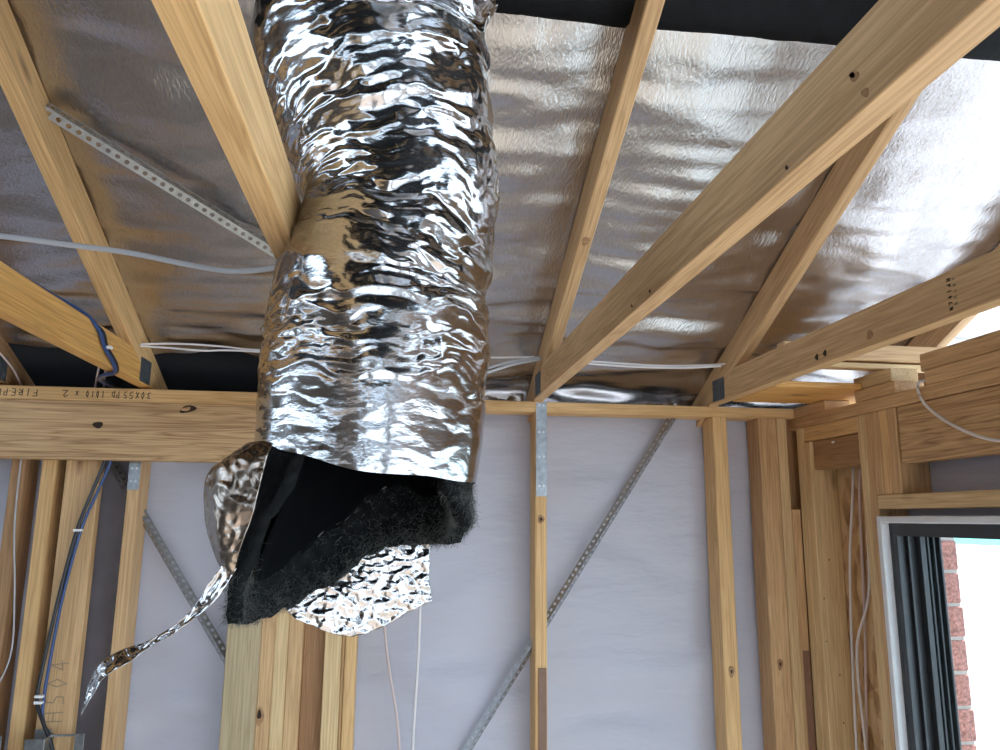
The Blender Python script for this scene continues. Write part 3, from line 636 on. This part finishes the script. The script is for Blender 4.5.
# white pairs following the eave
cable([(-.83, 2.235, 2.555), (-.67, 2.27, 2.571), (-.55, 2.28, 2.570), (-.45, 2.28, 2.563), (-.20, 2.28, 2.560), (.02, 2.28, 2.562), (.265, 2.28, 2.566), (.40, 2.26, 2.568)], 'cable_white', 'upper white cable stretched along the eave left of the middle truss', .003, .003, 'roof space cables')
cable([(-.82, 2.225, 2.552), (-.70, 2.27, 2.558), (-.60, 2.275, 2.554), (-.50, 2.275, 2.558), (-.20, 2.27, 2.551), (.02, 2.27, 2.552), (.20, 2.27, 2.553)], 'cable_white', 'lower white cable stretched along the eave behind the duct', .003, .003, 'roof space cables')
cable([(.46, 2.24, 2.565), (.556, 2.27, 2.564), (.70, 2.275, 2.560), (.821, 2.275, 2.558), (.95, 2.26, 2.561), (1.015, 2.235, 2.563)], 'cable_white', 'upper white cable strung along the eave right of the middle truss', .0032, .0032, 'roof space cables')
cable([(.46, 2.235, 2.557), (.60, 2.265, 2.553), (.75, 2.265, 2.549), (.88, 2.26, 2.550), (1.0, 2.235, 2.555)], 'cable_white', 'lower white cable strung along the eave right of the middle truss', .0032, .0032, 'roof space cables')
cable([(.10, 2.24, 2.485), (.22, 2.245, 2.515), (.32, 2.245, 2.545), (.415, 2.235, 2.563)], 'cable_grey', 'upper grey cable sloping up to the middle truss beside the duct', .0030, .0045, 'roof space cables')
cable([(.10, 2.232, 2.465), (.23, 2.238, 2.503), (.33, 2.238, 2.537), (.415, 2.228, 2.555)], 'cable_grey', 'lower grey cable sloping up to the middle truss beside the duct', .0030, .0045, 'roof space cables')
# navy cables over the left truss and down the wall
cable([(-1.10, 2.02, 2.70), (-.95, 2.08, 2.63), (-.86, 2.08, 2.575), (-.842, 2.085, 2.55), (-.755, 2.12, 2.535), (-.738, 2.17, 2.48), (-.748, 2.24, 2.44), (-.80, 2.31, 2.405)], 'cable_blue', 'navy cable draped over the orange truss chord with a white tie', .0042, .0042, 'navy power cables', name='power_cable') if False else None
cable([(-1.05, 2.20, 2.715), (-.95, 2.20, 2.650), (-.875, 2.19, 2.594), (-.85, 2.17, 2.550), (-.757, 2.10, 2.548), (-.745, 2.12, 2.50), (-.752, 2.20, 2.45), (-.79, 2.30, 2.41)], 'cable_blue', 'navy cable draped over the orange truss chord', .0042, .0042, 'navy power cables', name='power_cable') if False else None
nb = [(-.790, 1.30, 2.5475), (-.785, 1.50, 2.5475), (-.778, 1.70, 2.5475), (-.770, 1.86, 2.5480), (-.7575, 1.925, 2.522), (-.7575, 1.970, 2.489), (-.757, 2.04, 2.460), (-.771, 2.085, 2.4455), (-.815, 2.13, 2.4445), (-.862, 2.23, 2.450), (-.885, 2.35, 2.457), (-.890, 2.45, 2.460)]
cable(nb, 'cable_blue', 'navy cable over the left truss, held by the white tie', .0050, .0050, 'navy power cables', ties=[(-.7530, 1.977, 2.490)], name='power_cable')
cable([(p[0]+(-.0125 if k < 4 else .001), p[1]+(0 if k < 4 else .013), p[2]+(0 if k < 4 else .003)) for k, p in enumerate(nb)], 'cable_black', 'black cable over the left truss beside the navy one', .0050, .0050, 'navy power cables', name='power_cable')
lowc = [(-.872, 2.375, 2.30), (-.876, 2.378, 2.238), (-.905, 2.38, 2.138), (-.935, 2.38, 2.027), (-.965, 2.38, 1.831), (-.986, 2.38, 1.641), (-.990, 2.38, 1.561), (-.965, 2.375, 1.503), (-.935, 2.375, 1.44), (-.915, 2.375, 1.36)]
cable(lowc, 'cable_black', 'black cable running down the left studs into the metal bracket', .0052, .0052, 'navy power cables', ties=[(-.931, 2.378, 2.027), (-.983, 2.376, 1.572), (-.983, 2.376, 1.556)], name='power_cable')
cable([(p[0]+.012+.004*math.sin(p[2]*9), p[1]+.004, p[2]) for p in lowc[:-3]]+[(-.972, 2.383, 1.52), (-.955, 2.385, 1.46), (-.94, 2.385, 1.40)], 'cable_blue', 'navy cable running down the left studs beside the black one', .0045, .0045, 'navy power cables', name='power_cable')
cable([(-.862, 2.25, 2.56), (-.905, 2.33, 2.505), (-.945, 2.42, 2.455)], 'cable_pink', 'short pinkish cable dropping behind the plate, left of the pair', .003, .003, 'roof space cables')
cable([(-.842, 2.25, 2.56), (-.885, 2.33, 2.505), (-.920, 2.42, 2.455)], 'cable_pink', 'short pinkish cable dropping behind the plate, right of the pair', .003, .003, 'roof space cables')
cable([(-1.26, 2.25, 2.555), (-1.18, 2.26, 2.545), (-1.15, 2.33, 2.50), (-1.155, 2.42, 2.455)], 'cable_pink', 'pale cable bending down to the plate at the left frame edge', .003, .003, 'roof space cables')
cable([(-1.117, 2.39, 2.26), (-1.112, 2.39, 2.05), (-1.088, 2.39, 1.85), (-1.078, 2.39, 1.68), (-1.12, 2.39, 1.56), (-1.17, 2.39, 1.46)], 'cable_grey', 'thin grey cable hanging on the leftmost stud', .0024, .0024, 'wall cables')
cable([(-.05, 2.45, 2.41), (-.045, 2.44, 1.95), (-.04, 2.44, 1.783), (-.022, 2.44, 1.642), (.012, 2.44, 1.468), (.028, 2.44, 1.30)], 'cable_pink', 'pinkish cable hanging on the white wrap below the foil tail', .0042, .0042, 'wall cables')
cable([(.072, 2.45, 2.41), (.072, 2.43, 2.05), (.071, 2.43, 1.849), (.070, 2.44, 1.67), (.062, 2.44, 1.45), (.060, 2.44, 1.30)], 'cable_white', 'white cable hanging on the white wrap left of the middle stud', .0045, .0045, 'wall cables')
cable([(1.40, 2.195, 2.236), (1.40, 2.21, 2.15), (1.40, 2.25, 1.953), (1.40, 2.275, 1.703), (1.395, 2.285, 1.36), (1.395, 2.285, 1.2)], 'cable_white', 'white cable nearest the corner hanging in the right wall bay', .0040, .0040, 'wall cables')
cable([(1.41, 2.13, 2.24), (1.405, 2.15, 2.137), (1.40, 2.165, 1.867), (1.39, 2.235, 1.684), (1.395, 2.235, 1.397), (1.395, 2.235, 1.2)], 'cable_white', 'white cable nearest the window hanging in the right wall bay', .0040, .0040, 'wall cables')
cable([(1.408, 2.17, 2.235), (1.41, 2.19, 2.138), (1.41, 2.215, 1.767), (1.41, 2.255, 1.384), (1.41, 2.255, 1.2)], 'cable_pink', 'pinkish cable between the two white ones in the right wall bay', .0040, .0040, 'wall cables')
cable([(1.40, 1.80, 2.50), (1.39, 1.79, 2.45), (1.326, 1.765, 2.425), (1.322, 1.747, 2.374), (1.320, 1.686, 2.325), (1.318, 1.608, 2.283), (1.318, 1.522, 2.253), (1.32, 1.40, 2.235)], 'cable_white', 'pale cable drooping across the lintel above the window', .0038, .0038, 'wall cables')

# ================================================================== SMALL METAL BRACKETS
def bracket(x0, x1, z1, label):
    t = empty('wall_bracket', ((x0+x1)/2, 2.37, z1-.2)); tag(t, label, 'bracket', 'galvanised wall brackets')
    m = x0+(x1-x0)*.36
    bx('front_plate', x0, m, 2.335, 2.337, z1-.12, z1, 'galv', t, .0004)
    bx('top_rail', m, x1, 2.372, 2.374, z1-.004, z1+.002, 'galv', t, .0004)
    bx('side_plate', m-.002, m, 2.337, 2.394, z1-.12, z1, 'galv', t, .0004)
    bx('end_plate', x1-.024, x1, 2.372, 2.374, z1-.12, z1-.004, 'galv', t, .0004)
    bx('back_tab', x0+.004, m-.003, 2.380, 2.382, z1-.02, z1+.014, 'galv', t, .0004)
bracket(-.990, -.852, 1.470, 'galvanised bracket on the wide left board receiving the black cable')
bracket(-1.20, -1.066, 1.470, 'galvanised bracket cut off at the bottom left frame corner')
